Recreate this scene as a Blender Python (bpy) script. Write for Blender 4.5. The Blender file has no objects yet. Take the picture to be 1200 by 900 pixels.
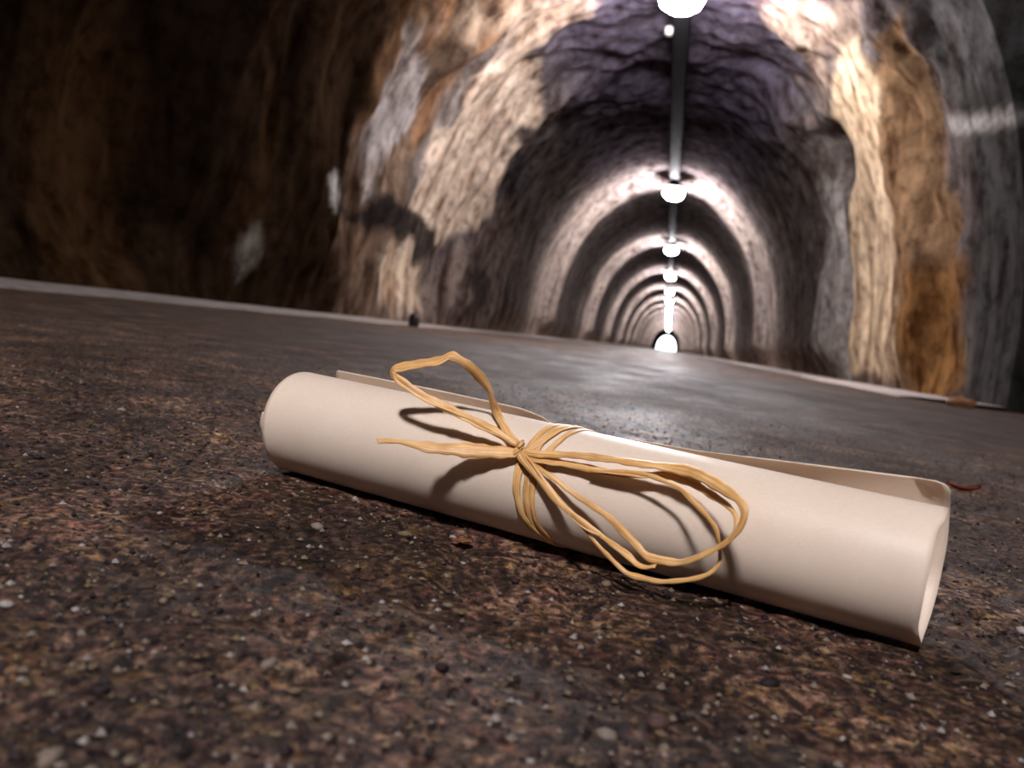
import bpy, bmesh, math, random
import numpy as np
from mathutils import Matrix, Vector

# ------------------------------------------------------------------ camera, world, exposure
SC = bpy.context.scene
COL = SC.collection
cam_data = bpy.data.cameras.new('camera')
cam_data.sensor_width = 36.0
cam_data.lens = 28.5
cam_data.clip_start = 0.02
cam_data.clip_end = 600
cam_data.dof.use_dof = True
cam_data.dof.focus_distance = 0.42
cam_data.dof.aperture_fstop = 12.0
cam = bpy.data.objects.new('camera', cam_data)
COL.objects.link(cam)
cam.matrix_world = Matrix((
    (0.9730293940354228, -0.1438243545359943, 0.1803561847715865, 0.36),
    (0.1879964668528926, 0.04131790480283354, -0.9813002390672965, 0.0),
    (0.13368293381687613, 0.9887403024985927, 0.06724200637327912, 0.10),
    (0, 0, 0, 1)))
SC.camera = cam

world = bpy.data.worlds.new('overcast_sky')
SC.world = world
world.use_nodes = True
world.node_tree.nodes['Background'].inputs[0].default_value = (0.9, 0.95, 1.0, 1)
world.node_tree.nodes['Background'].inputs[1].default_value = 5.0

SC.view_settings.view_transform = 'Standard'
SC.view_settings.look = 'None'
SC.view_settings.gamma = 1.0
SC.view_settings.use_curve_mapping = False
SC.view_settings.exposure = 0.42

LAMP_COLOR = (0.98, 0.94, 0.98)
LAMP_STRENGTH = 400.0

random.seed(7)
RNG = np.random.default_rng(11)

# ------------------------------------------------------------------ helpers
def link(name, mesh, parent=None, mats=()):
    o = bpy.data.objects.new(name, mesh)
    COL.objects.link(o)
    if parent is not None:
        o.parent = parent
    for m in mats:
        mesh.materials.append(m)
    return o

def from_grid(name, verts, faces, mat, parent=None, normals=None, tint=None, smooth=True):
    me = bpy.data.meshes.new(name)
    verts = np.asarray(verts, np.float32); faces = np.asarray(faces, np.int32)
    nf = len(faces); k = faces.shape[1]
    me.vertices.add(len(verts)); me.vertices.foreach_set('co', verts.ravel())
    me.loops.add(nf * k); me.loops.foreach_set('vertex_index', faces.ravel())
    me.polygons.add(nf)
    me.polygons.foreach_set('loop_start', np.arange(nf, dtype=np.int32) * k)
    me.polygons.foreach_set('loop_total', np.full(nf, k, np.int32))
    me.update(calc_edges=True)
    me.polygons.foreach_set('use_smooth', np.full(nf, smooth, bool))
    if normals is not None:
        me.normals_split_custom_set_from_vertices(np.asarray(normals, np.float32))
    if tint is not None:
        a = me.color_attributes.new('tint', 'FLOAT_COLOR', 'POINT')
        a.data.foreach_set('color', np.c_[tint, np.ones(len(tint))].astype(np.float32).ravel())
    return link(name, me, parent, [mat])

def from_bm(name, bm, mat, parent=None, smooth=True):
    me = bpy.data.meshes.new(name)
    bmesh.ops.recalc_face_normals(bm, faces=bm.faces)
    bm.to_mesh(me); bm.free()
    for p in me.polygons:
        p.use_smooth = smooth
    return link(name, me, parent, [mat])

def thing(name, label, cat, loc=(0, 0, 0), group=None):
    o = bpy.data.objects.new(name, None)
    o.empty_display_size = 0.05
    COL.objects.link(o)
    o.location = loc
    return tag(o, label, cat, group)

def tag(o, label, cat, group=None):
    o['label'] = label; o['category'] = cat
    if group:
        o['group'] = group
    return o

def structure(o, label=None):
    o['kind'] = 'structure'
    if label:
        o['label'] = label
    return o

def sstep(a, b, x):
    t = np.clip((x - a) / (b - a), 0, 1)
    return t * t * (3 - 2 * t)

def _hash(ix, iy, iz, seed):
    h = (ix * 374761393 + iy * 668265263 + iz * 2147483647 + seed * 1274126177) & 0xFFFFFFFF
    h = ((h ^ (h >> 13)) * 1274126177) & 0xFFFFFFFF
    h = ((h ^ (h >> 16)) * 2246822519) & 0xFFFFFFFF
    return ((h ^ (h >> 15)) & 0xFFFFFF) / float(0xFFFFFF)

def vnoise(x, y, z, seed=0):                      # value noise, 0..1
    x0 = np.floor(x).astype(np.int64); y0 = np.floor(y).astype(np.int64); z0 = np.floor(z).astype(np.int64)
    fx, fy, fz = x - x0, y - y0, z - z0
    fx = fx ** 3 * (fx * (fx * 6 - 15) + 10); fy = fy ** 3 * (fy * (fy * 6 - 15) + 10); fz = fz ** 3 * (fz * (fz * 6 - 15) + 10)
    r = 0
    for dx in (0, 1):
        for dy in (0, 1):
            for dz in (0, 1):
                w = (fx if dx else 1 - fx) * (fy if dy else 1 - fy) * (fz if dz else 1 - fz)
                r = r + w * _hash(x0 + dx, y0 + dy, z0 + dz, seed)
    return r

def fbm(x, y, z, octv=4, seed=0, gain=0.5):       # about -1..1
    s, a, n = 0, 1.0, 0
    for k in range(octv):
        s = s + a * (vnoise(x, y, z, seed + 17 * k) * 2 - 1); n += a
        x, y, z, a = x * 2.03 + 5.1, y * 2.03 + 1.7, z * 2.03 + 9.2, a * gain
    return s / n * 1.6

# ------------------------------------------------------------------ materials
def material(name):
    m = bpy.data.materials.new(name); m.use_nodes = True
    nt = m.node_tree
    return m, nt, nt.nodes['Principled BSDF']

def node(nt, kind, **kw):
    n = nt.nodes.new(kind)
    for k, v in kw.items():
        setattr(n, k, v)
    return n

def ramp(nt, fac, stops, interp='LINEAR'):
    r = node(nt, 'ShaderNodeValToRGB'); r.color_ramp.interpolation = interp
    el = r.color_ramp.elements
    while len(el) > 1:
        el.remove(el[-1])
    el[0].position = stops[0][0]; el[0].color = (*stops[0][1], 1)
    for p, c in stops[1:]:
        e = el.new(p); e.color = (*c, 1)
    nt.links.new(fac, r.inputs[0])
    return r.outputs[0]

def mixc(nt, a, b, fac, mode='MIX'):
    m = node(nt, 'ShaderNodeMix', data_type='RGBA', blend_type=mode)
    for sock, v in ((m.inputs[0], fac), (m.inputs[6], a), (m.inputs[7], b)):
        if isinstance(v, (int, float)):
            sock.default_value = v
        elif isinstance(v, tuple):
            sock.default_value = (*v, 1)
        else:
            nt.links.new(v, sock)
    return m.outputs[2]

def noise(nt, vec, scale, detail=4.0, rough=0.55, dist=0.0):
    n = node(nt, 'ShaderNodeTexNoise')
    n.inputs['Scale'].default_value = scale; n.inputs['Detail'].default_value = detail
    n.inputs['Roughness'].default_value = rough; n.inputs['Distortion'].default_value = dist
    nt.links.new(vec, n.inputs['Vector'])
    return n

def coords(nt, scale=(1, 1, 1), which='Object'):
    t = node(nt, 'ShaderNodeTexCoord'); mp = node(nt, 'ShaderNodeMapping')
    mp.inputs['Scale'].default_value = scale
    nt.links.new(t.outputs[which], mp.inputs['Vector'])
    return mp.outputs['Vector']

def bump(nt, bsdf, height, strength, dist):
    b = node(nt, 'ShaderNodeBump')
    b.inputs['Strength'].default_value = strength; b.inputs['Distance'].default_value = dist
    nt.links.new(height, b.inputs['Height']); nt.links.new(b.outputs[0], bsdf.inputs['Normal'])

def flat(name, color, rough=0.6, metal=0.0, amount=0.25, scale=30):
    m, nt, b = material(name)
    n = noise(nt, coords(nt), scale)
    c = mixc(nt, tuple(v * (1 - amount) for v in color), tuple(min(1, v * (1 + amount)) for v in color), n.outputs['Fac'])
    nt.links.new(c, b.inputs['Base Color'])
    b.inputs['Roughness'].default_value = rough; b.inputs['Metallic'].default_value = metal
    return m

def rock_material():
    m, nt, b = material('stained_rock_and_concrete')
    at = node(nt, 'ShaderNodeAttribute', attribute_name='tint')
    v = coords(nt); vs = coords(nt, (3.2, 3.2, 0.55))
    streak = ramp(nt, noise(nt, vs, 1.6, 6, 0.62, 0.2).outputs['Fac'], [(0.34, (0.30, 0.25, 0.23)), (0.46, (0.78, 0.73, 0.70)), (0.56, (1, 1, 1)), (0.70, (1.3, 1.26, 1.22))])
    mott = ramp(nt, noise(nt, v, 7.0, 7, 0.68).outputs['Fac'], [(0.32, (0.30, 0.25, 0.22)), (0.5, (1, 1, 1)), (0.72, (1.5, 1.45, 1.4))])
    c = mixc(nt, at.outputs['Color'], streak, 1.0, 'MULTIPLY')
    c = mixc(nt, c, mott, 0.9, 'MULTIPLY')
    nt.links.new(c, b.inputs['Base Color'])
    b.inputs['Roughness'].default_value = 0.85
    b.inputs['Specular IOR Level'].default_value = 0.0
    bump(nt, b, noise(nt, v, 9.0, 6, 0.6).outputs['Fac'], 0.28, 0.05)
    return m

def ground_material():
    m, nt, b = material('worn_speckled_concrete')
    v = coords(nt)
    n1 = noise(nt, v, 210, 5, 0.70)                 # speckle of a few mm
    n2 = noise(nt, v, 95, 5, 0.66)                # blotches
    n3 = noise(nt, v, 11.0, 5, 0.62)                  # wide worn areas
    vo = node(nt, 'ShaderNodeTexVoronoi'); vo.inputs['Scale'].default_value = 380
    nt.links.new(v, vo.inputs['Vector'])
    base = ramp(nt, n1.outputs['Fac'], [(0.33, (0.010, 0.007, 0.006)), (0.45, (0.05, 0.033, 0.027)), (0.53, (0.16, 0.115, 0.09)), (0.62, (0.36, 0.28, 0.21)), (0.75, (0.55, 0.46, 0.37))])
    hue = ramp(nt, n2.outputs['Fac'], [(0.32, (0.22, 0.17, 0.13)), (0.45, (0.52, 0.40, 0.34)), (0.54, (0.95, 0.80, 0.74)), (0.63, (0.86, 0.76, 0.48)), (0.78, (1.0, 0.92, 0.85))])
    c = mixc(nt, base, hue, 0.9, 'MULTIPLY')
    n4 = noise(nt, v, 60, 4, 0.6)
    chroma = ramp(nt, n4.outputs['Color'], [(0.34, (1.05, 0.62, 0.45)), (0.44, (0.92, 0.80, 0.86)), (0.52, (1.0, 1.0, 1.0)), (0.58, (1.02, 0.98, 0.58)), (0.68, (1.15, 0.78, 0.5))])
    c = mixc(nt, c, chroma, 0.75, 'MULTIPLY')
    grain = ramp(nt, vo.outputs['Color'], [(0.0, (0.5, 0.42, 0.4)), (0.5, (1.0, 0.95, 0.92)), (1.0, (1.6, 1.5, 1.35))])
    c = mixc(nt, c, grain, 0.55, 'MULTIPLY')
    wide = ramp(nt, n3.outputs['Fac'], [(0.38, (0.17, 0.14, 0.13)), (0.5, (0.44, 0.385, 0.365)), (0.66, (1.45, 1.34, 1.24))])
    c = mixc(nt, c, wide, 0.8, 'MULTIPLY')
    nt.links.new(c, b.inputs['Base Color'])
    rr = node(nt, 'ShaderNodeMapRange'); rr.inputs['To Min'].default_value = 0.52; rr.inputs['To Max'].default_value = 0.75
    n5 = noise(nt, coords(nt, (2.2, 0.9, 1)), 1.6, 5, 0.6)
    rr.inputs['From Min'].default_value = 0.38; rr.inputs['From Max'].default_value = 0.62
    nt.links.new(n5.outputs['Fac'], rr.inputs[0]); nt.links.new(rr.outputs[0], b.inputs['Roughness'])
    b.inputs['Specular IOR Level'].default_value = 0.22
    h = node(nt, 'ShaderNodeMath', operation='ADD')
    nt.links.new(n1.outputs['Fac'], h.inputs[0]); nt.links.new(n2.outputs['Fac'], h.inputs[1])
    bump(nt, b, h.outputs[0], 0.8, 0.004)
    return m

def grain_material(name, island):
    m, nt, b = material(name)
    if island:
        src = node(nt, 'ShaderNodeNewGeometry').outputs['Random Per Island']
    else:
        src = node(nt, 'ShaderNodeObjectInfo').outputs['Random']
    c = ramp(nt, src, [(0.0, (0.012, 0.009, 0.012)), (0.42, (0.026, 0.014, 0.013)), (0.6, (0.09, 0.05, 0.04)), (0.74, (0.14, 0.10, 0.05)), (0.92, (0.19, 0.15, 0.12)), (0.995, (0.32, 0.29, 0.27))])
    n = noise(nt, coords(nt), 400, 3)
    c = mixc(nt, c, ramp(nt, n.outputs['Fac'], [(0.3, (0.6, 0.6, 0.6)), (0.7, (1.2, 1.2, 1.2))]), 0.7, 'MULTIPLY')
    nt.links.new(c, b.inputs['Base Color'])
    b.inputs['Roughness'].default_value = 0.7
    b.inputs['Specular IOR Level'].default_value = 0.2
    return m

def paper_material():
    m, nt, b = material('cream_kraft_paper')
    v = coords(nt)
    n = noise(nt, v, 45, 5, 0.6); f = noise(nt, coords(nt, (1, 1, 6)), 500, 3)
    c = mixc(nt, (0.85, 0.71, 0.575), (0.93, 0.81, 0.68), n.outputs['Fac'])
    c = mixc(nt, c, ramp(nt, f.outputs['Fac'], [(0.35, (0.93, 0.92, 0.90)), (0.65, (1.03, 1.02, 1.0))]), 0.8, 'MULTIPLY')
    nt.links.new(c, b.inputs['Base Color'])
    b.inputs['Roughness'].default_value = 0.38
    b.inputs['Specular IOR Level'].default_value = 0.22
    bump(nt, b, f.outputs['Fac'], 0.12, 0.0006)
    tr = node(nt, 'ShaderNodeBsdfTranslucent'); tr.inputs[0].default_value = (0.80, 0.55, 0.32, 1)
    mx = node(nt, 'ShaderNodeMixShader'); mx.inputs[0].default_value = 0.24
    nt.links.new(b.outputs[0], mx.inputs[1]); nt.links.new(tr.outputs[0], mx.inputs[2])
    nt.links.new(mx.outputs[0], nt.nodes['Material Output'].inputs['Surface'])
    return m

def raffia_material():
    m, nt, b = material('golden_raffia')
    t = node(nt, 'ShaderNodeUVMap'); mp = node(nt, 'ShaderNodeMapping')
    mp.inputs['Scale'].default_value = (9.0, 35.0, 1)
    nt.links.new(t.outputs[0], mp.inputs['Vector'])
    n = noise(nt, mp.outputs[0], 1.0, 5, 0.6)
    w = noise(nt, coords(nt), 70, 3)
    c = ramp(nt, n.outputs['Fac'], [(0.28, (0.32, 0.14, 0.04)), (0.42, (0.62, 0.34, 0.11)), (0.56, (0.80, 0.50, 0.22)), (0.72, (0.93, 0.70, 0.42))])
    c = mixc(nt, c, ramp(nt, w.outputs['Fac'], [(0.35, (0.72, 0.6, 0.45)), (0.6, (1.05, 1.0, 0.95))]), 0.7, 'MULTIPLY')
    nt.links.new(c, b.inputs['Base Color'])
    b.inputs['Roughness'].default_value = 0.4
    b.inputs['Specular IOR Level'].default_value = 0.45
    bump(nt, b, n.outputs['Fac'], 0.5, 0.0006)
    return m

def glow_material(name, color, strength):
    m, nt, b = material(name)
    b.inputs['Base Color'].default_value = (0.9, 0.9, 0.9, 1)
    b.inputs['Emission Color'].default_value = (*color, 1)
    b.inputs['Emission Strength'].default_value = strength
    return m

M_ROCK = rock_material(); M_GROUND = ground_material(); M_PAPER = paper_material(); M_RAFFIA = raffia_material()
M_PEBBLE = grain_material('pebble_stone', False); M_GRIT = grain_material('loose_grit', True)
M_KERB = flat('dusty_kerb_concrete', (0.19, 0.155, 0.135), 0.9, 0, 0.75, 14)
M_DARK = flat('dark_painted_steel', (0.012, 0.012, 0.014), 0.9, 0.0)
M_DARK.node_tree.nodes['Principled BSDF'].inputs['Specular IOR Level'].default_value = 0.08
M_CLIP = flat('pale_plastic', (0.30, 0.28, 0.26), 0.6)
M_LAMP = glow_material('lamp_glass', LAMP_COLOR, LAMP_STRENGTH)
M_LEAF = flat('dry_orange_leaf', (0.42, 0.15, 0.04), 0.6, 0, 0.4, 200)
M_REDLEAF = flat('dry_red_leaf', (0.22, 0.03, 0.015), 0.6, 0, 0.4, 120)
M_BLACKSTONE = flat('black_stone', (0.015, 0.014, 0.014), 0.7, 0, 0.4, 60)

# ------------------------------------------------------------------ tunnel shell: one lining surface, cut into left wall, ceiling and right wall
HW, HT, PN = 2.55, 3.75, 2.3
Y_OPEN = 5.72                      # on the right the wall starts here; nearer, a dark side chamber opens
t = np.linspace(0, np.pi, 4001)
px_ = -HW * np.sign(np.cos(t)) * np.abs(np.cos(t)) ** (2 / PN); pz_ = HT * np.abs(np.sin(t)) ** (2 / PN)
s_ = np.r_[0, np.cumsum(np.hypot(np.diff(px_), np.diff(pz_)))]; s_ -= s_[-1] / 2
NS = 216
sv = np.linspace(s_[0], s_[-1], NS)
bx = np.interp(sv, s_, px_); bz = np.interp(sv, s_, pz_)
tx, tz = np.gradient(bx), np.gradient(bz); tl = np.hypot(tx, tz); nx, nz = tz / tl, -tx / tl     # inward normal

yv = np.r_[np.arange(-8, 2, 0.25), np.arange(2.0, Y_OPEN - 0.03, 0.045), Y_OPEN - 0.012, Y_OPEN, np.arange(Y_OPEN + 0.045, 15, 0.04), np.arange(15, 62, 0.14), np.arange(62, 216, 0.7)]
Y, S = np.meshgrid(yv, sv, indexing='ij')
BX = np.broadcast_to(bx, Y.shape).copy(); BZ = np.broadcast_to(bz, Y.shape).copy()
NX = np.broadcast_to(nx, Y.shape).copy(); NZ = np.broadcast_to(nz, Y.shape).copy()
side_open = (Y < Y_OPEN - 0.006) & (S > 0)
lamp_y = [-2.3, 7.85] + [7.6 + 9.9 * k for k in range(1, 14)]

# relief: rough rock nearby, cast lining with ribs farther in
rocky = 1 - sstep(11.0, 15.5, Y)
u1 = fbm(BX * 0.55, Y * 0.75, BZ * 0.40, 4, 3)
u2 = fbm(BX * 1.7, Y * 2.4, BZ * 1.0, 4, 41)
u3 = 1 - 2 * np.abs(fbm(BX * 0.9 + 3, Y * 1.1 - BZ * 0.35, BZ * 0.5, 3, 77))
disp = rocky * (0.15 * u1 + 0.075 * u2 + 0.06 * u3) + (1 - rocky) * (0.03 * u1 + 0.012 * u2)
conc = sstep(6.75, 6.45, Y + 0.12 * u2) * (S > 0)                              # smooth concrete ring at the chamber mouth
disp = disp * (1 - 0.85 * conc * sstep(0.6, 1.6, S))
for ly in lamp_y[2:]:
    disp = disp + 0.17 * sstep(ly + 0.35, ly + 0.5, Y) * sstep(ly + 1.25, ly + 1.1, Y)
# lining steps inward behind the rock section, mostly on the right
step_in = sstep(10.25, 10.5, Y + 0.1 * u2)
disp = disp + step_in * (0.20 * sstep(0.3, 1.8, S) + 0.10 * sstep(-0.3, -1.8, S)) * (1 - 0.5 * sstep(18, 40, Y))
hole = np.exp(-((Y - 10.0) / 0.45) ** 2 - ((S - 2.42) / 0.28) ** 2)
disp = disp - 0.45 * hole
slab_lift = sstep(7.3, 7.6, Y + 0.08 * u2) * sstep(10.4, 10.0, Y) * sstep(1.7, 2.1, S)
disp = disp + 0.10 * slab_lift
disp = disp - 0.25 * sstep(7.3, 6.3, Y) * sstep(4.6, 4.0, Y) * (S < 0) * sstep(-1.0, -2.5, S)      # hollow in the left wall
foot = np.minimum(S - s_[0], s_[-1] - S)
disp = disp * sstep(-0.1, 0.5, foot)
# lining colours: rock, lime, iron stains, soot, some light and shade painted in
POLY = dict(
    slab_l=[(8.0, -4.04), (8.22, -3.4), (8.48, -2.75), (8.43, -2.06), (8.42, -1.76), (9.29, -1.77), (10.75, -1.93), (10.29, -2.39), (10.83, -2.89), (11.15, -3.46), (9.97, -4.0), (9.12, -4.31), (8.47, -4.29)],
    low_l=[(7.72, -5.04), (7.54, -4.5), (7.73, -4.21), (8.38, -4.17), (9.12, -4.31), (9.35, -4.8), (9.18, -5.02)],
    streak_l=[(6.55, -3.5), (6.6, -2.7), (7.05, -2.6), (7.35, -3.1), (7.3, -3.75), (6.85, -3.85)],
    brown_l=[(6.75, -5.12), (6.6, -4.36), (6.55, -3.34), (6.6, -2.53), (7.68, -1.69), (7.94, -2.23), (7.84, -3.85), (7.49, -4.42), (7.58, -5.12)],
    crack_l=[(6.18, -4.12), (7.04, -3.98), (8.25, -3.95), (9.66, -4.05), (9.28, -4.36), (8.1, -4.25), (6.94, -4.28)],
    mid_l=[(9.55, -5.05), (9.59, -4.47), (10.89, -3.62), (11.84, -3.2), (13.65, -3.78), (12.89, -5.07)],
    dark_l=[(10.57, -3.13), (10.5, -2.46), (12.17, -2.55), (12.31, -3.11), (11.36, -3.42)],
    soot_l=[(10.55, -4.15), (11.17, -3.83), (12.47, -4.2), (12.17, -4.89), (11.39, -4.93)],
    rust_l=[(3.58, -5.07), (3.6, -4.52), (3.73, -3.88), (3.94, -3.72), (4.05, -4.42), (3.96, -5.06)],
    chip_l=[(5.9, -4.02), (6.09, -3.98), (6.24, -4.12), (6.15, -4.3), (6.01, -4.16)],
    chip_low=[(4.94, -4.73), (5.07, -4.56), (5.21, -4.83), (5.07, -4.95)],
    slab_r=[(8.6, 1.8), (7.6, 1.8), (7.6, 2.19), (7.95, 2.97), (7.95, 4.05), (7.85, 4.93), (10.3, 5.04), (10.3, 3.82), (9.8, 2.68), (10.04, 2.41), (9.74, 2.06)],
    brown_r=[(7.65, 2.04), (6.46, 2.11), (7.08, 3.28), (6.8, 4.19), (6.6, 5.12), (8.26, 5.1), (8.54, 3.39)],
    rust_r=[(7.75, 4.0), (6.84, 4.1), (6.57, 5.1), (7.84, 5.1)],
    line_r=[(6.86, 2.92), (5.69, 3.2), (5.69, 3.29), (6.86, 3.03)],
    face_r=[(10.3, 2.6), (10.25, 5.1), (11.3, 5.1), (11.2, 2.5)],
    above_r=[(8.43, 0.84), (6.97, 1.85), (7.71, 1.93), (8.78, 1.86), (10.21, 1.77)],
    top_l=[(6.6, -1.98), (8.56, -0.98), (9.08, -1.33), (8.6, -1.92)],
)
def poly_mask(pts, soft=0.08, warp=0.16, seed=0):
    p = np.array(pts)
    sub = (Y > p[:, 0].min() - 0.8) & (Y < p[:, 0].max() + 0.8) & (S > p[:, 1].min() - 0.8) & (S < p[:, 1].max() + 0.8)
    a = Y[sub]; b = S[sub]
    a2 = a + warp * fbm(a * 2.2, b * 2.2, b * 0 + seed, 4, seed); b2 = b + warp * fbm(a * 2.2, b * 2.2, b * 0 + seed + 50, 4, seed + 9)
    d = np.full(a.shape, 1e9); inside = np.zeros(a.shape, bool)
    for i in range(len(p)):
        (x0, y0), (x1, y1) = p[i - 1], p[i]
        ex, ey = x1 - x0, y1 - y0
        tt = np.clip(((a2 - x0) * ex + (b2 - y0) * ey) / (ex * ex + ey * ey + 1e-9), 0, 1)
        d = np.minimum(d, np.hypot(a2 - x0 - tt * ex, b2 - y0 - tt * ey))
        cr = ((y0 > b2) != (y1 > b2)) & (a2 < (x1 - x0) * (b2 - y0) / (y1 - y0 + 1e-12) + x0)
        inside ^= cr
    out = np.zeros(Y.shape)
    out[sub] = sstep(-soft, soft, np.where(inside, d, -d))
    return out
T = np.empty(Y.shape + (3,))
def paint(mask, col):
    global T
    T = T + (np.array(col) - T) * mask[..., None]
n_big = fbm(Y * 0.8, S * 0.55, Y * 0, 4, 120); n_med = fbm(Y * 2.2, S * 0.7, Y * 0 + 3, 5, 160)
T[:] = (0.13, 0.112, 0.105)                                                    # far lining: grey rock between pale rib bands that paint in the lamp light rings
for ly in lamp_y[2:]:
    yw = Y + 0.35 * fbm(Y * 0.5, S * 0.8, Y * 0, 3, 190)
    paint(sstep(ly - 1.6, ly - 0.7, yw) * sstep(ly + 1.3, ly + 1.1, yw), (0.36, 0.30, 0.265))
paint(sstep(0.1, 0.9, n_med) * 0.5, (0.26, 0.22, 0.19))
paint(sstep(0.0, 0.8, n_big) * 0.55, (0.12, 0.10, 0.10))
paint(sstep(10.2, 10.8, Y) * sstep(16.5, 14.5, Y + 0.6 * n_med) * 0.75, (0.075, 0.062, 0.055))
paint(sstep(4.4, 5.0, np.abs(S)) * 0.5, (0.17, 0.11, 0.08))
paint(sstep(2.3, 0.9, np.abs(S)) * 0.75 * sstep(20, 12, Y), (0.075, 0.063, 0.105))    # sooted crown, tinted violet for the flare glow of the nearest lamp
paint(sstep(2.0, 0.5, np.abs(S)) * 0.68 * sstep(12, 17, Y), (0.10, 0.085, 0.09))  # soot farther in, deepened to tone down the hot lamp rings
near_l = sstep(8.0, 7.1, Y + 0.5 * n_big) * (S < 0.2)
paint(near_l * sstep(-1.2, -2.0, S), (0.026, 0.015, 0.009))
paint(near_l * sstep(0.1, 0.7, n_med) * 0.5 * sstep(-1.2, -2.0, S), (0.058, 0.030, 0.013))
m = poly_mask
paint(m(POLY['brown_l'], 0.45, 0.5, 1) * 0.85, (0.17, 0.115, 0.08))
paint(m(POLY['brown_l'], 0.45, 0.5, 1) * sstep(0.0, 0.5, n_med) * 0.7, (0.26, 0.13, 0.06))
paint(m(POLY['mid_l'], 0.15, 0.2, 2) * 0.8, (0.16, 0.12, 0.105))
paint(m(POLY['streak_l'], 0.15, 0.25, 3) * 0.9, (0.38, 0.35, 0.34))
paint(m(POLY['slab_l'], 0.10, 0.22, 4), (0.60, 0.48, 0.38))
paint(m(POLY['low_l'], 0.12, 0.2, 5) * 0.95, (0.60, 0.48, 0.36))
paint(m(POLY['low_l'], 0.12, 0.2, 5) * sstep(0.1, 0.5, n_med) * 0.7, (0.24, 0.12, 0.06))
paint(m(POLY['crack_l'], 0.06, 0.18, 6) * 0.95, (0.02, 0.017, 0.017))
paint(m(POLY['dark_l'], 0.15, 0.3, 7) * 0.8, (0.04, 0.035, 0.04))
paint(m(POLY['soot_l'], 0.15, 0.25, 8) * 0.8, (0.035, 0.03, 0.03))
paint(m(POLY['rust_l'], 0.12, 0.2, 9) * 0.8, (0.050, 0.025, 0.011))
paint(m(POLY['chip_l'], 0.05, 0.06, 10), (0.42, 0.42, 0.40)); paint(m(POLY['chip_low'], 0.05, 0.06, 11), (0.22, 0.20, 0.17))
paint(m(POLY['top_l'], 0.2, 0.3, 12) * 0.8, (0.40, 0.30, 0.22))
paint(m(POLY['above_r'], 0.2, 0.3, 13) * 0.85, (0.36, 0.27, 0.21))
paint(m(POLY['brown_r'], 0.10, 0.2, 14), (0.22, 0.135, 0.075))
paint(m(POLY['rust_r'], 0.2, 0.25, 15) * 0.8, (0.23, 0.11, 0.035))
paint(conc * sstep(1.5, 2.1, S), (0.06, 0.058, 0.056))
paint(conc * sstep(3.0, 2.7, S) * sstep(1.5, 2.1, S), (0.13, 0.125, 0.125))
paint(m(POLY['line_r'], 0.04, 0.03, 16) * 0.9, (0.5, 0.48, 0.46))
paint(m(POLY['slab_r'], 0.06, 0.10, 17), (0.60, 0.46, 0.31))
paint(m(POLY['face_r'], 0.1, 0.1, 18) * 0.8, (0.27, 0.25, 0.235))
paint(sstep(0.35, 0.8, hole), (0.05, 0.035, 0.028))  # hollow also darkened in colour, painting in its shade
paint(((S > 0) & (Y < Y_OPEN - 0.001)) * 1.0, (0.010, 0.009, 0.009))         # side chamber painted black to stand for its unlit depth
T = np.clip(T * 0.80, 0.004, 0.8)

calm = np.maximum(poly_mask(POLY['slab_l'], 0.25, 0.2, 4), poly_mask(POLY['slab_r'], 0.2, 0.1, 17))
disp = disp - calm * rocky * (0.055 * u2 + 0.045 * u3)                          # the pale faces are smoother
VX = BX + NX * disp; VZ = np.maximum(BZ + NZ * disp, -0.02)
VX = np.where(side_open, VX * 2.3, VX)
VZ[:, 0] = -0.03; VZ[:, -1] = -0.03

def grid_normals(X, Yy, Z):
    P = np.stack([X, Yy, Z], -1)
    du = np.gradient(P, axis=0); dv = np.gradient(P, axis=1)
    n = np.cross(dv, du); n /= np.linalg.norm(n, axis=-1, keepdims=True) + 1e-12
    return n
NRM = grid_normals(VX, Y, VZ)
inward = NRM[..., 0] * (0 - VX) + NRM[..., 2] * (1.2 - VZ)
SIGN = np.where(np.median(inward) > 0, 1, -1)
NRM = NRM * SIGN
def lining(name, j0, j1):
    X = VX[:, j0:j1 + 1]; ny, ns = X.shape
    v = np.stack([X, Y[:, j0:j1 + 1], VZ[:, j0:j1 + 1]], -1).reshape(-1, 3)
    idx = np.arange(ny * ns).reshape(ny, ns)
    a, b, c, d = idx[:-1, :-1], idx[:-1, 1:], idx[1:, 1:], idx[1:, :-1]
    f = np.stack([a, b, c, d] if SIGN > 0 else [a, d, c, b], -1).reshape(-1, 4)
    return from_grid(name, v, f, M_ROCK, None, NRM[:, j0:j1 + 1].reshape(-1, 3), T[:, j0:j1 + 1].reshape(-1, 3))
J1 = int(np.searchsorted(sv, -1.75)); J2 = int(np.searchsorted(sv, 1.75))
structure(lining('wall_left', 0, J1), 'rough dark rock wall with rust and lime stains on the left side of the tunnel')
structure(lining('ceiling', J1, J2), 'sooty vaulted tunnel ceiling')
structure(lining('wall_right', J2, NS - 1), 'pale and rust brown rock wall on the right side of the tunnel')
bm = bmesh.new()                                                               # rear end of the modelled stretch, behind the viewer
for x0, x1, z0, z1 in ((-2.7, 6.2, -0.05, 4.2),):
    bmesh.ops.create_cube(bm, size=1, matrix=Matrix.Translation(((x0 + x1) / 2, -8.05, (z0 + z1) / 2)) @ Matrix.Diagonal((x1 - x0, 0.2, z1 - z0, 1)))
structure(from_bm('wall_back', bm, M_BLACKSTONE, smooth=False))

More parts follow.
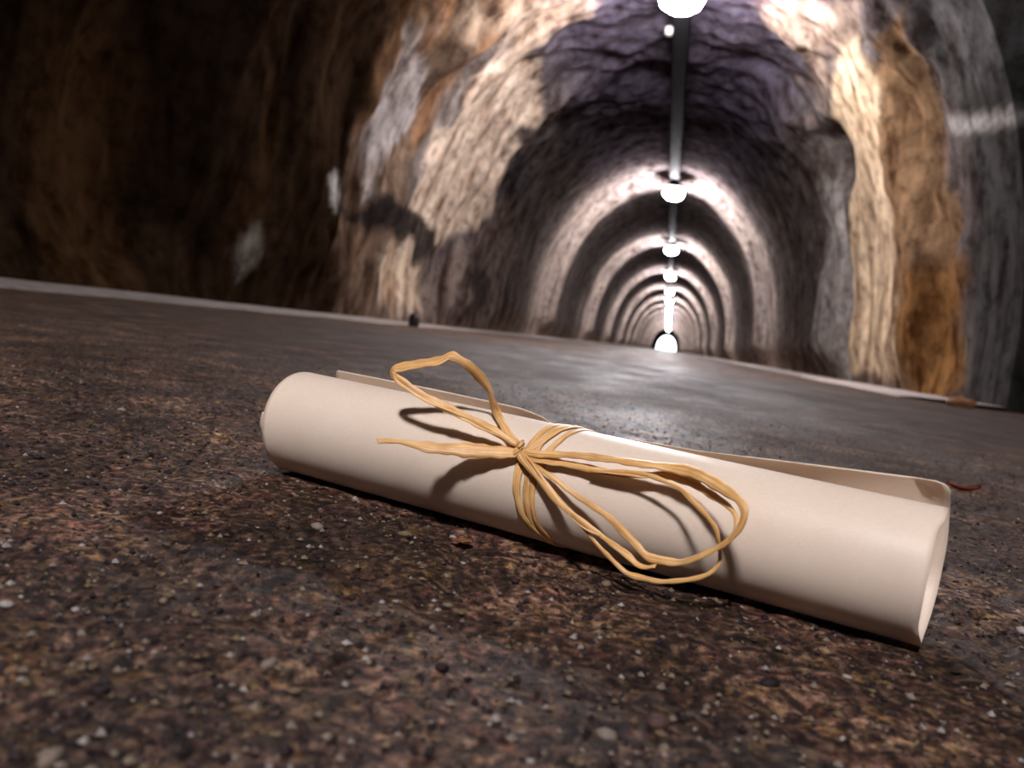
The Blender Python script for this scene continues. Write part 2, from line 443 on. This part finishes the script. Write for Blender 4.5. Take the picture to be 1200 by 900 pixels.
# ------------------------------------------------------------------ floor
def spaced(a, b, d0, grow, dmax):
    out = [a]; d = d0
    while out[-1] < b:
        out.append(out[-1] + d); d = min(d * grow, dmax)
    return np.array(out)
xs = np.r_[-(spaced(0.15, 2.75, 0.008, 1.08, 0.25))[::-1], np.arange(-0.145, 0.86, 0.0045), spaced(0.86, 6.2, 0.006, 1.08, 0.3)]
ys = np.r_[np.arange(-8.1, 0, 0.5), np.arange(0.02, 0.10, 0.02), np.arange(0.11, 0.95, 0.0045), spaced(0.955, 275, 0.006, 1.045, 3.0)]
FY, FX = np.meshgrid(ys, xs, indexing='ij')
def floor_height(x, y):
    z0 = np.zeros_like(x)
    h = 0.0022 * fbm(x * 30, y * 28, z0, 3, 301) + 0.0026 * fbm(x * 110, y * 110, z0, 3, 333)
    fine = np.exp(-np.hypot(x - 0.3, y - 0.4) / 1.2)
    h = h * fine + 0.006 * fbm(x * 2.2, y * 1.4, z0, 3, 360) * (1 - np.exp(-(np.hypot(x - 0.3, y - 0.4) / 1.2) ** 2))
    h = np.minimum(h - 0.0011, -0.0002 + 0 * h)
    dx, dy = x - 0.15528, y - 0.44522                      # pressed level under the roll
    a = dx * 0.94565 - dy * 0.32511; n = np.abs(dx * 0.32512 + dy * 0.94567)
    under = sstep(0.014, 0.005, n) * sstep(-0.01, 0.005, a) * sstep(0.345, 0.33, a)
    return h + (-0.0003 - h) * under
FZ = floor_height(FX, FY)
ny, nsx = FX.shape
idx = np.arange(ny * nsx).reshape(ny, nsx)
fq = np.stack([idx[:-1, :-1], idx[:-1, 1:], idx[1:, 1:], idx[1:, :-1]], -1).reshape(-1, 4)
floor = structure(from_grid('floor', np.stack([FX, FY, FZ], -1).reshape(-1, 3), fq, M_GROUND), 'worn brown speckled concrete tunnel floor')

# dusty kerb strips along the foot of both walls
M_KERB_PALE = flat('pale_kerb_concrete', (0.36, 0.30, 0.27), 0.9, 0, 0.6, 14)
def kerb(name, side, y0, y1):
    yy = spaced(y0, y1, 0.1, 1.02, 4.0)
    inner = (2.08 if side < 0 else 1.88) + 0.07 * fbm(yy * 1.3, yy * 0, yy * 0 + side, 3, 500) ; prof = [(0.0, -0.01), (0.03, 0.006), (0.12, 0.014), (0.35, 0.020), (0.78, 0.026), (0.80, -0.01)]
    v = []; k = len(prof)
    for i, y in enumerate(yy):
        for j, (dx, z) in enumerate(prof):
            jit = 0.006 * (vnoise(np.array([y * 4.0]), np.array([j * 1.3]), np.array([side * 7.0]), 511)[0] - 0.5)
            v.append((side * (inner[i] + dx), y, z + (jit if 0 < j < k - 1 else 0)))
    f = [(i * k + j, i * k + j + 1, (i + 1) * k + j + 1, (i + 1) * k + j) if side > 0 else (i * k + j, (i + 1) * k + j, (i + 1) * k + j + 1, i * k + j + 1)
         for i in range(len(yy) - 1) for j in range(k - 1)]
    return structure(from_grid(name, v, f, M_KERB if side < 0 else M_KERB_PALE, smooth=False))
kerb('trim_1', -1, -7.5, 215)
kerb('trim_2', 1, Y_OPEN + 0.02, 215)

# ------------------------------------------------------------------ ceiling lamps and the tray they hang from
tray = thing('cable_tray', 'dark cable tray running along the tunnel crown above the row of lamps', 'cable tray', (0, 7.6, 3.6))
bm = bmesh.new()
def box(bm, x0, x1, y0, y1, z0, z1):
    bmesh.ops.create_cube(bm, size=1, matrix=Matrix.Translation(((x0 + x1) / 2, (y0 + y1) / 2, (z0 + z1) / 2)) @ Matrix.Diagonal((x1 - x0, y1 - y0, z1 - z0, 1)))
box(bm, -0.09, 0.09, -7.9, 127, -0.015, 0.0); box(bm, -0.095, -0.08, -7.9, 127, -0.015, 0.06); box(bm, 0.08, 0.095, -7.9, 127, -0.015, 0.06)
from_bm('channel', bm, M_DARK, tray, smooth=False)
for y in list(np.arange(-7.5, 24, 3.0)):
    bm = bmesh.new(); box(bm, -0.02, 0.02, y, y + 0.04, -0.01, 0.35); from_bm('hanger', bm, M_DARK, tray, smooth=False)
for x, y in ((-0.125, 0.95), (-0.125, 1.6)):
    bm = bmesh.new(); box(bm, x - 0.035, x + 0.04, y - 0.04, y + 0.04, -0.09, -0.0); bmesh.ops.bevel(bm, geom=bm.edges[:], offset=0.01, segments=2, affect='EDGES')
    from_bm('junction_box', bm, M_CLIP, tray, smooth=False)
for x in (-0.06, 0.03):
    bm = bmesh.new()
    bmesh.ops.create_cone(bm, cap_ends=True, segments=10, radius1=0.025, radius2=0.025, depth=134, matrix=Matrix.Translation((x, 59.7, 0.024)) @ Matrix.Rotation(math.pi / 2, 4, 'X'))
    from_bm('cable', bm, M_DARK, tray)

def make_lamp():
    root = thing('ceiling_lamp', '', 'lamp', (0, 0, 0), 'round lamps along the tunnel ceiling')
    bm = bmesh.new()
    bmesh.ops.create_cone(bm, cap_ends=True, segments=28, radius1=0.27, radius2=0.20, depth=0.07, matrix=Matrix.Translation((0, 0, 0.035)))
    bmesh.ops.bevel(bm, geom=bm.edges[:], offset=0.008, segments=1, affect='EDGES')
    from_bm('housing', bm, M_DARK, root, smooth=False)
    bm = bmesh.new()
    box(bm, -0.09, 0.09, -0.05, 0.05, 0.068, 0.112)
    from_bm('bracket', bm, M_DARK, root, smooth=False)
    bm = bmesh.new()                                                           # glass bowl under the housing
    prof = [(0.12, 0.002), (0.185, -0.04), (0.215, -0.115), (0.185, -0.19), (0.115, -0.235), (0.0, -0.255)]
    seg = 16; rings = []
    for r, z in prof[:-1]:
        rings.append([bm.verts.new((r * math.cos(2 * math.pi * i / seg), r * math.sin(2 * math.pi * i / seg), z)) for i in range(seg)])
    tip = bm.verts.new((0, 0, prof[-1][1]))
    for a, b in zip(rings, rings[1:]):
        for i in range(seg):
            bm.faces.new((a[i], a[(i + 1) % seg], b[(i + 1) % seg], b[i]))
    for i in range(seg):
        bm.faces.new((rings[-1][i], rings[-1][(i + 1) % seg], tip))
    from_bm('diffuser', bm, M_LAMP, root)
    return root
ORD = ['behind the viewpoint, over the near floor', 'nearest and largest, cut by the top of the photo', 'second in the receding row, on the first bright vault ring', 'third in the receding row, on the second bright vault ring',
       'fourth in the receding row, well above the chained lights', 'fifth in the receding row, just above the chained lights', 'sixth in the receding row, topmost of the chained lights', 'seventh in the receding row, within the chained lights',
       'eighth in the receding row, within the chained lights', 'ninth in the receding row, within the chained lights', 'tenth in the receding row, low in the chained lights', 'eleventh in the receding row, low in the chained lights',
       'fourth from last, low in the chained lights', 'third from last of the chained lights', 'last and lowest of the chained lights']
proto = make_lamp()
for k, ly in enumerate(lamp_y):
    if k == 0:
        o = proto
    else:
        o = proto.copy(); COL.objects.link(o)
        for ch in proto.children:
            c = ch.copy(); COL.objects.link(c); c.parent = o
    o.location = (0.02, ly, 3.474)
    o['label'] = 'round white ceiling lamp, ' + ORD[k]

# ------------------------------------------------------------------ the rolled paper
PA = Vector((0.1552774, 0.44522138, 0.02937905)); PB = Vector((0.47339586, 0.3358531, 0.02704596))
LEN = (PB - PA).length
AX = Vector((0.94565009, -0.32511199, -0.00693543)); NN = Vector((-0.3251198, -0.94567284, 0.0)); UU = Vector((0.00655864, -0.00225484, 0.99997595))
scroll = thing('paper_scroll', 'rolled sheet of cream paper tied with a raffia bow lying on the tunnel floor', 'scroll', (0.3143, 0.3905, 0.0))
def local(a, n, u):
    return PA + AX * a + NN * n + UU * u - scroll.location
def radius(a):
    return PA.z + (PB.z - PA.z) * a / LEN
def lean(a):                                                                  # how far the free end bends over, radians
    return np.interp(a, [0, .075, .135, .150, .160, .184, .192, .205, .235, .29, .336], [.50, .56, .72, .95, 1.22, 1.24, 1.20, 1.15, 1.10, .74, .42])
def gap(a):
    return np.interp(a, [0, .13, .16, .184, .22, .336], [.0022, .0016, .0003, .0003, .0012, .0028])
def paper_sheet():
    phis = np.r_[np.arange(372, 100, -4.0), np.arange(100, -252.1, -2.0)]
    tt = np.linspace(0, 1, 130)
    v = []
    for ph in phis:
        left = -0.0030 * float(sstep(345, 360, ph)) + 0.004 * float(sstep(110, 180, ph)) * float(sstep(350, 335, ph)) - 0.0008 * math.sin(math.radians(ph) * 1.5)
        right = LEN - 0.006 * float(sstep(100, 200, ph)) + 0.0004 * math.sin(math.radians(ph))
        right += 0.0022 * float(sstep(-85, -170, ph)) * float(sstep(-250, -190, ph)) - 0.0020 * float(sstep(68, 45, ph)) * float(sstep(-60, -30, ph))
        edge = (ph + 252) / 72.0 * 0.036                                       # arc distance from the free edge
        rc = 0.006
        if edge < rc:
            right -= rc - math.sqrt(max(0, rc * rc - (rc - edge) ** 2)); left += 0.4 * (rc - math.sqrt(max(0, rc * rc - (rc - edge) ** 2)))
        for q in tt:
            a = left + (right - left) * q
            r = radius(a) - 0.0009 * float(sstep(100, 190, ph)) + float(gap(a)) * float(sstep(-100, -180, ph))
            r += 0.00025 * math.sin(q * 7 + ph * 0.021) * math.sin(ph * 0.045)
            corner = float(sstep(0.97, 1.0, q)) * float(sstep(-225, -251, ph))   # curled corner
            th = math.radians(ph - 9 * corner)
            r -= 0.002 * corner
            if ph >= -180:
                v.append(local(a, r * math.cos(th), r * math.sin(th)))
            else:                                                             # the free end springs off the roll and stands up behind it
                s = (-180 - ph) / 72.0 * float(np.interp(a, [0, 0.17, LEN], [0.0325, 0.0338, 0.0362]))
                k = float(lean(a)) / 0.035
                v.append(local(a, -(radius(a) + float(gap(a))) + (1 - math.cos(k * s)) / k + 0.0035 * corner, math.sin(k * s) / k))
    n, k = len(phis), len(tt)
    f = [(i * k + j, i * k + j + 1, (i + 1) * k + j + 1, (i + 1) * k + j) for i in range(n - 1) for j in range(k - 1)]
    o = from_grid('paper_sheet', v, f, M_PAPER, scroll)
    s = o.modifiers.new('thickness', 'SOLIDIFY'); s.thickness = 0.00035; s.offset = 0
    return o
paper_sheet()

# ------------------------------------------------------------------ the raffia tie
def catmull(P, n):
    P = np.asarray(P, float); d = np.r_[0, np.cumsum(np.linalg.norm(np.diff(P, axis=0), axis=1))]
    q = np.vstack([2 * P[0] - P[1], P, 2 * P[-1] - P[-2]])
    out = []
    for s in np.linspace(0, d[-1], n):
        i = min(np.searchsorted(d, s, 'right') - 1, len(P) - 2); i = max(i, 0)
        u = (s - d[i]) / (d[i + 1] - d[i] + 1e-12)
        a, b, c, e = q[i], q[i + 1], q[i + 2], q[i + 3]
        out.append(0.5 * (2 * b + (c - a) * u + (2 * a - 5 * b + 4 * c - e) * u * u + (3 * b - a - 3 * c + e) * u ** 3))
    return np.array(out)
def strand(name, pts_mm, widths_mm, parent, seed=0, normal='view', twist=0.25, thick=0.45, dense=1.0, label=None):
    """a flat folded fibre ribbon through points (along, toward viewer, up) given in mm from the roll's left end"""
    P = np.asarray(pts_mm, float) / 1000
    length = np.linalg.norm(np.diff(P, axis=0), axis=1).sum()
    n = max(12, int(length / 0.0014 * dense))
    C = catmull(P, n)
    rs = np.random.default_rng(seed)
    Tn = np.gradient(C, axis=0); Tn /= np.linalg.norm(Tn, axis=1, keepdims=True)
    u = np.linspace(0, 1, n)
    w = 1.30 * np.interp(u, np.linspace(0, 1, len(widths_mm)), widths_mm) / 1000
    w = w * (1 + 0.10 * np.sin(u * length * 300 + seed) + 0.08 * np.sin(u * length * 730 + 2 * seed))
    tw = twist * (np.sin(u * length * 55 + seed * 1.7) + 0.6 * np.sin(u * length * 131 + seed))
    verts = []; K = 7
    across = np.linspace(-1, 1, K)
    prof = 0.16 * np.abs(across) + 0.05 * np.cos(across * 9 + seed)            # shallow folded section
    for i in range(n):
        if normal == 'radial':
            ref = np.array([0, C[i, 1], C[i, 2]])
        else:
            ref = np.array([-0.25, 0.85, 0.45])
        ref = ref / np.linalg.norm(ref)
        b = np.cross(Tn[i], ref); b /= np.linalg.norm(b) + 1e-9
        nn = np.cross(b, Tn[i])
        c, s = math.cos(tw[i]), math.sin(tw[i])
        b2 = b * c + nn * s; n2 = -b * s + nn * c
        for side in (1, -1):
            for j in (range(K) if side > 0 else range(K - 1, -1, -1)):
                off = prof[j] * w[i] * -0.5 + side * thick / 2000 * (1 - 0.7 * across[j] ** 2)
                p = C[i] + b2 * across[j] * w[i] / 2 + n2 * off
                verts.append(local(*p))
    R = 2 * K
    faces = [(i * R + j, i * R + (j + 1) % R, (i + 1) * R + (j + 1) % R, (i + 1) * R + j) for i in range(n - 1) for j in range(R)]
    o = from_grid(name, verts, faces, M_RAFFIA, parent)
    me = o.data
    uv = me.uv_layers.new(name='UVMap')
    li = np.empty(len(me.loops), np.int32); me.loops.foreach_get('vertex_index', li)
    jj = li % R; across_u = np.where(jj < K, jj, 2 * K - 1 - jj) / (K - 1.0)
    uv.data.foreach_set('uv', np.c_[across_u * max(widths_mm) / 6.0 + seed * 0.37, (li // R) / n * length * 1.0 + seed].astype(np.float32).ravel())
    bm = bmesh.new(); bm.from_mesh(me); bm.verts.ensure_lookup_table()
    bm.faces.new([bm.verts[j] for j in range(R)][::-1]); bm.faces.new([bm.verts[(n - 1) * R + j] for j in range(R)])
    bm.to_mesh(me); bm.free()
    if label:
        o['label'] = label
    return o
STRAND = {}
STRAND['loop_a'] = [[161.0, 26.6, 18.2], [155.4, 25.3, 21.6], [149.2, 22.4, 26.0], [141.4, 15.0, 29.3], [137.6, 16.0, 35.5], [135.6, 18.0, 41.1], [130.7, 21.0, 47.1], [125.6, 25.0, 51.9], [120.2, 28.0, 54.5], [117.9, 29.0, 54.6], [114.0, 32.0, 51.7], [104.8, 35.0, 48.6], [94.6, 37.0, 45.3], [91.7, 37.5, 44.0], [93.1, 38.0, 41.1], [98.2, 38.0, 39.4], [105.9, 37.0, 35.7], [117.0, 35.0, 32.2], [127.7, 33.0, 29.2], [140.6, 31.0, 25.7], [151.4, 30.0, 23.2], [161.2, 27.2, 19.1]]
STRAND['loop_b'] = [[93.4, 38.5, 43.1], [95.6, 38.5, 39.0], [104.0, 37.5, 35.4], [114.2, 36.0, 31.9], [126.1, 34.0, 29.4], [136.6, 32.0, 26.7], [149.6, 30.5, 22.5], [161.3, 28.1, 18.7]]
STRAND['tail'] = [[105.8, 60.0, 12.0], [109.0, 56.0, 12.5], [114.0, 52.0, 12.6], [120.4, 48.0, 12.1], [128.3, 43.0, 12.0], [136.0, 38.0, 12.8], [149.3, 33.0, 14.1], [163.3, 28.0, 16.0]]
STRAND['A'] = [[161.6, 28.0, 16.1], [172.1, 28.4, 17.2], [188.7, 28.8, 20.1], [205.1, 30.3, 22.1], [220.9, 32.1, 23.5], [235.8, 33.5, 24.9], [246.0, 36.7, 25.4], [254.6, 40.9, 24.4], [262.2, 45.2, 22.7], [268.4, 48.2, 20.8], [271.8, 50.4, 18.0], [272.2, 51.1, 14.0], [270.2, 50.8, 8.5], [266.7, 50.4, 3.5], [262.0, 49.6, -0.6], [256.3, 48.3, -5.2], [249.8, 45.0, -9.4], [242.2, 43.5, -11.0], [235.1, 42.0, -11.4], [229.5, 41.0, -8.2], [222.1, 38.6, -4.7], [214.8, 36.9, -1.2], [205.4, 35.4, 1.8], [193.5, 33.6, 5.2], [183.1, 31.8, 9.2], [164.8, 28.9, 14.2]]
STRAND['B'] = [[163.1, 28.1, 14.8], [178.0, 28.1, 15.5], [194.6, 28.3, 16.1], [210.8, 29.5, 16.7], [221.0, 30.2, 18.3], [235.3, 30.2, 21.0], [245.9, 33.8, 20.7], [254.9, 38.7, 18.9], [263.5, 43.4, 16.9], [268.5, 47.4, 14.3], [270.0, 49.9, 10.8], [269.3, 50.0, 7.3], [266.5, 49.9, 3.7], [263.5, 49.5, 0.8]]
STRAND['Cs'] = [[200.1, 31.1, 16.0], [214.0, 33.0, 18.6], [224.4, 34.5, 20.0], [235.0, 36.9, 19.5], [243.5, 39.7, 18.3], [250.6, 43.1, 14.9], [257.4, 46.2, 11.3], [262.2, 48.0, 7.1], [263.9, 48.5, 3.1], [264.6, 46.0, -1.5], [264.8, 46.0, -5.7], [261.7, 46.0, -10.5], [255.4, 46.0, -14.5], [244.3, 46.0, -18.6], [236.6, 45.0, -19.6], [228.7, 44.0, -19.8], [221.9, 43.0, -17.0], [213.0, 37.0, -14.8], [206.9, 36.3, -10.9], [201.5, 35.4, -6.6], [191.7, 34.5, -1.0], [179.3, 32.4, 7.1], [163.9, 28.5, 15.0]]
STRAND['E'] = [[162.1, 28.5, 16.2], [167.2, 30.7, 12.8], [176.2, 32.9, 7.3], [187.3, 35.1, 0.5], [197.3, 36.3, -3.6], [207.8, 37.2, -7.5], [217.0, 38.4, -10.7], [226.7, 42.0, -12.9], [231.4, 43.0, -15.1], [235.6, 44.0, -15.3], [240.3, 45.0, -13.3]]
STRAND['F'] = [[161.9, 28.1, 16.2], [168.8, 29.8, 14.1], [182.6, 33.6, 4.7], [193.3, 35.5, -1.5], [203.3, 36.8, -7.2], [212.4, 37.8, -9.1]]
def circ(spec, lift=0.9):                                                     # (along mm, angle) -> points on the roll
    out = []
    for a, th in spec:
        g = 0.4 * float(sstep(-95, -180, th))
        l = lift if th > -60 or th < -125 else min(lift, 0.55)
        r = radius(a / 1000) * 1000 + l + g
        out.append((a, r * math.cos(math.radians(th)), r * math.sin(math.radians(th))))
    return out
def densify(spec):
    a = np.array(spec, float); th = a[:, 1]; q = np.arange(th[0], th[-1] - 0.1, -8.0)
    return [(float(np.interp(-x, -th, a[:, 0])), float(x)) for x in q] + [tuple(a[-1])]
BACK = lambda a: [(a + 5, -90), (a + 6, -135), (a + 4, -180), (a, -225), (a - 4, -250)]
W1 = [(168, 110), (167, 95), (166.5, 75), (165.8, 61), (164.3, 36), (162.8, 24), (164.2, 0), (167.2, -20), (171, -41), (176.8, -52), (180, -90), (178, -180), (171, -240), (168, -250)]
W2 = [(173, 110), (171, 95), (170.6, 75), (170.1, 57), (169, 39), (168.6, 20), (169.2, 9), (170, -7), (171.7, -27), (174, -45), (178.9, -54), (181, -90), (181, -180), (175, -240), (173, -250)]
W3 = [(184, 110), (181, 95), (179, 75), (177.2, 57), (174.8, 41), (173.3, 25), (172.7, 8), (173, -10), (175.4, -32), (179.8, -51), (182, -90), (186, -180), (185, -240), (184, -250)]
W4 = [(178, 110), (176, 95), (173.5, 75), (171, 57), (168, 45), (165.5, 36), (163.9, 20), (164.6, 0), (168, -25), (177, -52), (180.5, -90), (183, -180), (180, -240), (178, -250)]
# knot: the tie's own mesh, two tight turns around the crossing
kn = []
kc = np.array([161.6, 27.0, 17.2])
for i in range(26):
    a = i / 25 * 2 * math.pi * 2.2
    kn.append(kc + np.array([2.0 * math.cos(a) * 0.8 + 0.5 * math.sin(a * 0.5), 1.9 * math.sin(a) + 0.4, 2.4 * math.cos(a + 0.5) + (i / 25 - 0.5) * 3.2]))
tie = strand('raffia_tie', kn, [1.9, 2.4, 2.2, 2.0], scroll, 3, twist=0.1, thick=0.7, dense=1.5)
tie['label'] = 'tight raffia knot at the middle of the roll'
for i, (sp, wd, lf) in enumerate(((W1, [2.2, 2.6, 1.5, 2.0], 0.7), (W2, [2.6, 2.4, 1.6, 2.2], 1.0), (W3, [2.6, 2.2, 1.5, 2.2], 0.8), (W4, [3.0, 2.8, 1.5, 2.2], 1.35))):
    strand('wrap_strand', circ(densify(sp), lf), wd, tie, 20 + i, 'radial', 0.06, 0.35)
strand('bow_loop', STRAND['loop_a'], [3.4, 3.0, 3.2, 4.4, 4.2, 3.6, 4.6, 4.8, 4.2, 3.0, 2.6, 3.4, 3.6, 3.4, 3.0, 2.6], tie, 31, 'view', 0.22, 0.55, label='raised golden raffia loop above the roll')
strand('bow_strand', STRAND['loop_b'], [1.6, 1.8, 1.8, 1.6, 1.8, 1.6], tie, 32, 'view', 0.5, 0.5)
strand('tail', STRAND['tail'], [2.6, 1.9, 2.4, 4.4, 5.0, 5.4, 5.6, 4.6, 3.2], tie, 33, 'view', 0.10, 0.6, label='broad flat raffia tail with a cut end pointing left')
strand('bow_loop', STRAND['A'], [3.0, 2.6, 2.4, 2.5, 2.6, 2.9, 3.6, 4.0, 3.2, 2.6, 2.2, 2.0, 2.4, 2.8, 2.6, 2.2, 1.8, 1.6, 1.8, 2.0], tie, 34, 'view', 0.18, 0.5, label='large raffia loop spread over the right half of the roll')
strand('bow_strand', STRAND['B'], [3.4, 3.2, 2.9, 2.6, 2.3, 2.3, 2.8, 3.2, 2.4, 1.8, 1.5, 1.5], tie, 35, 'view', 0.25, 0.5)
strand('bow_strand', STRAND['Cs'], [1.4, 1.4, 1.5, 1.4, 1.6, 2.4, 1.6, 1.4, 1.6, 1.8, 1.6, 1.4, 1.5, 1.4, 1.4, 1.5], tie, 36, 'view', 0.45, 0.45)
strand('tail', STRAND['E'], [2.6, 2.4, 2.2, 2.0, 2.0, 1.8, 2.0, 2.2, 1.6], tie, 37, 'view', 0.3, 0.5, label='short raffia tail hanging under the large loop')
strand('bow_strand', STRAND['F'], [1.6, 1.8, 1.8, 1.6, 1.4], tie, 38, 'view', 0.4, 0.45)

# ------------------------------------------------------------------ pebbles set in the floor, loose grit, leaves and stones
def stone_mesh(name, seed, sub=1):
    bm = bmesh.new(); bmesh.ops.create_icosphere(bm, subdivisions=sub, radius=1.0)
    r = random.Random(seed)
    ax = (r.uniform(0.8, 1.25), r.uniform(0.65, 1.0), r.uniform(0.45, 0.7))
    for v in bm.verts:
        k = 1 + r.uniform(-0.16, 0.16)
        v.co = Vector((v.co.x * ax[0] * k, v.co.y * ax[1] * k, v.co.z * ax[2] * k))
    me = bpy.data.meshes.new(name); bm.to_mesh(me); bm.free()
    for p in me.polygons:
        p.use_smooth = True
    me.materials.append(M_PEBBLE)
    return me
def near_roll(x, y, pad):
    dx, dy = x - PA.x, y - PA.y
    a = dx * AX.x + dy * AX.y; n = dx * NN.x + dy * NN.y
    return (a > -pad) & (a < LEN + pad) & (np.abs(n) < 0.012 + pad)
def scatter(n, seed, ymin, ymax, power):
    r = np.random.default_rng(seed); X = np.empty(0); Yy = np.empty(0)
    while len(X) < n:
        y = ymin + (ymax - ymin) * r.random(n) ** power
        x = 0.36 - 0.19 * y + (r.random(n) - 0.5) * (0.30 + 1.42 * y)
        ok = ~near_roll(x, y, 0.004)
        X = np.r_[X, x[ok]]; Yy = np.r_[Yy, y[ok]]
    return X[:n], Yy[:n], r
PROTO = [stone_mesh('pebble', 900 + i) for i in range(8)]
X, Yp, r = scatter(300, 5, 0.14, 0.62, 1.25)
hz = floor_height(X, Yp)
for i in range(300):
    o = bpy.data.objects.new('pebble', PROTO[i % 8]); COL.objects.link(o); o.parent = floor
    s = 0.0014 + 0.0024 * r.random() ** 2
    o.scale = (s, s, s * 0.9); o.rotation_euler = (0, 0, r.random() * 6.28)
    o.location = (X[i], Yp[i], hz[i] + s * 0.12)
def grit(n, seed):
    X, Yp, r = scatter(n, seed, 0.13, 1.5, 1.9)
    hz = floor_height(X, Yp)
    base = np.array([(1, 0, 0), (-1, 0, 0), (0, 1, 0), (0, -1, 0), (0, 0, 0.8), (0, 0, -0.8)], float)
    tri = np.array([(0, 2, 4), (2, 1, 4), (1, 3, 4), (3, 0, 4), (2, 0, 5), (1, 2, 5), (3, 1, 5), (0, 3, 5)])
    s = 0.0004 + 0.0013 * r.random(n) ** 2
    ang = r.random(n) * 6.28
    V = base[None] * (1 + 0.5 * (r.random((n, 6, 1)) - 0.5)) * s[:, None, None]
    c, sn = np.cos(ang)[:, None], np.sin(ang)[:, None]
    V = np.stack([V[..., 0] * c - V[..., 1] * sn, V[..., 0] * sn + V[..., 1] * c, V[..., 2]], -1) + np.stack([X, Yp, hz + s * 0.2], -1)[:, None]
    F = tri[None] + (np.arange(n) * 6)[:, None, None]
    o = from_grid('grit', V.reshape(-1, 3), F.reshape(-1, 3), M_GRIT, floor, smooth=False)
    o['kind'] = 'stuff'
grit(26000, 6)

def leaf(name, label, loc, rz, ln, wd, mat, curl):
    bm = bmesh.new(); N = 9; rows = []
    for i in range(N):
        u = i / (N - 1); w = wd * math.sin(math.pi * (0.06 + 0.9 * u)) ** 0.8
        rows.append([bm.verts.new(((u - 0.5) * ln, k * w / 2 * (1 + 0.2 * math.sin(i * 2.3 + k)), curl * ln * ((u - 0.5) ** 2 * 1.2 + 0.25 * abs(k)) + 0.0004)) for k in (-1, -0.5, 0, 0.5, 1)])
    for a, b in zip(rows, rows[1:]):
        for k in range(4):
            bm.faces.new((a[k], a[k + 1], b[k + 1], b[k]))
    bmesh.ops.solidify(bm, geom=bm.faces[:], thickness=0.0003)
    o = from_bm(name, bm, mat); o.location = loc; o.rotation_euler = (0, 0, rz)
    return tag(o, label, 'leaf')
leaf('leaf_fragment', 'small orange leaf fragment on the floor in front of the roll', (0.2799, 0.3615, -0.0009), 0.3, 0.010, 0.006, M_LEAF, 0.2)
leaf('dry_leaf', 'small dark red dry leaf on the floor behind the right end of the roll', (0.672, 0.886, -0.0012), 0.2, 0.034, 0.016, M_REDLEAF, 0.45)
def rubble(name, label, loc, size, mat, seed):
    bm = bmesh.new(); bmesh.ops.create_icosphere(bm, subdivisions=2, radius=1.0)
    rr = random.Random(seed)
    for v in bm.verts:
        k = 1 + 0.22 * math.sin(v.co.x * 3 + seed) * math.cos(v.co.y * 4) + rr.uniform(-0.07, 0.07)
        v.co = Vector((v.co.x * size[0] * k, v.co.y * size[1] * k, v.co.z * size[2] * k))
    o = from_bm(name, bm, mat, smooth=False); o.location = loc
    return tag(o, label, 'stone')
rubble('stone', 'small black stone standing at the foot of the pale patch of left wall', (-2.0, 7.35, 0.05), (0.05, 0.04, 0.075), M_BLACKSTONE, 4)
M_RUST = flat('rusty_rubble', (0.30, 0.12, 0.05), 0.8, 0, 0.4, 20)
rubble('rubble_stone', 'rust brown stone on the floor at the mouth of the dark side chamber', (2.15, 5.35, 0.02), (0.09, 0.07, 0.035), M_RUST, 9)
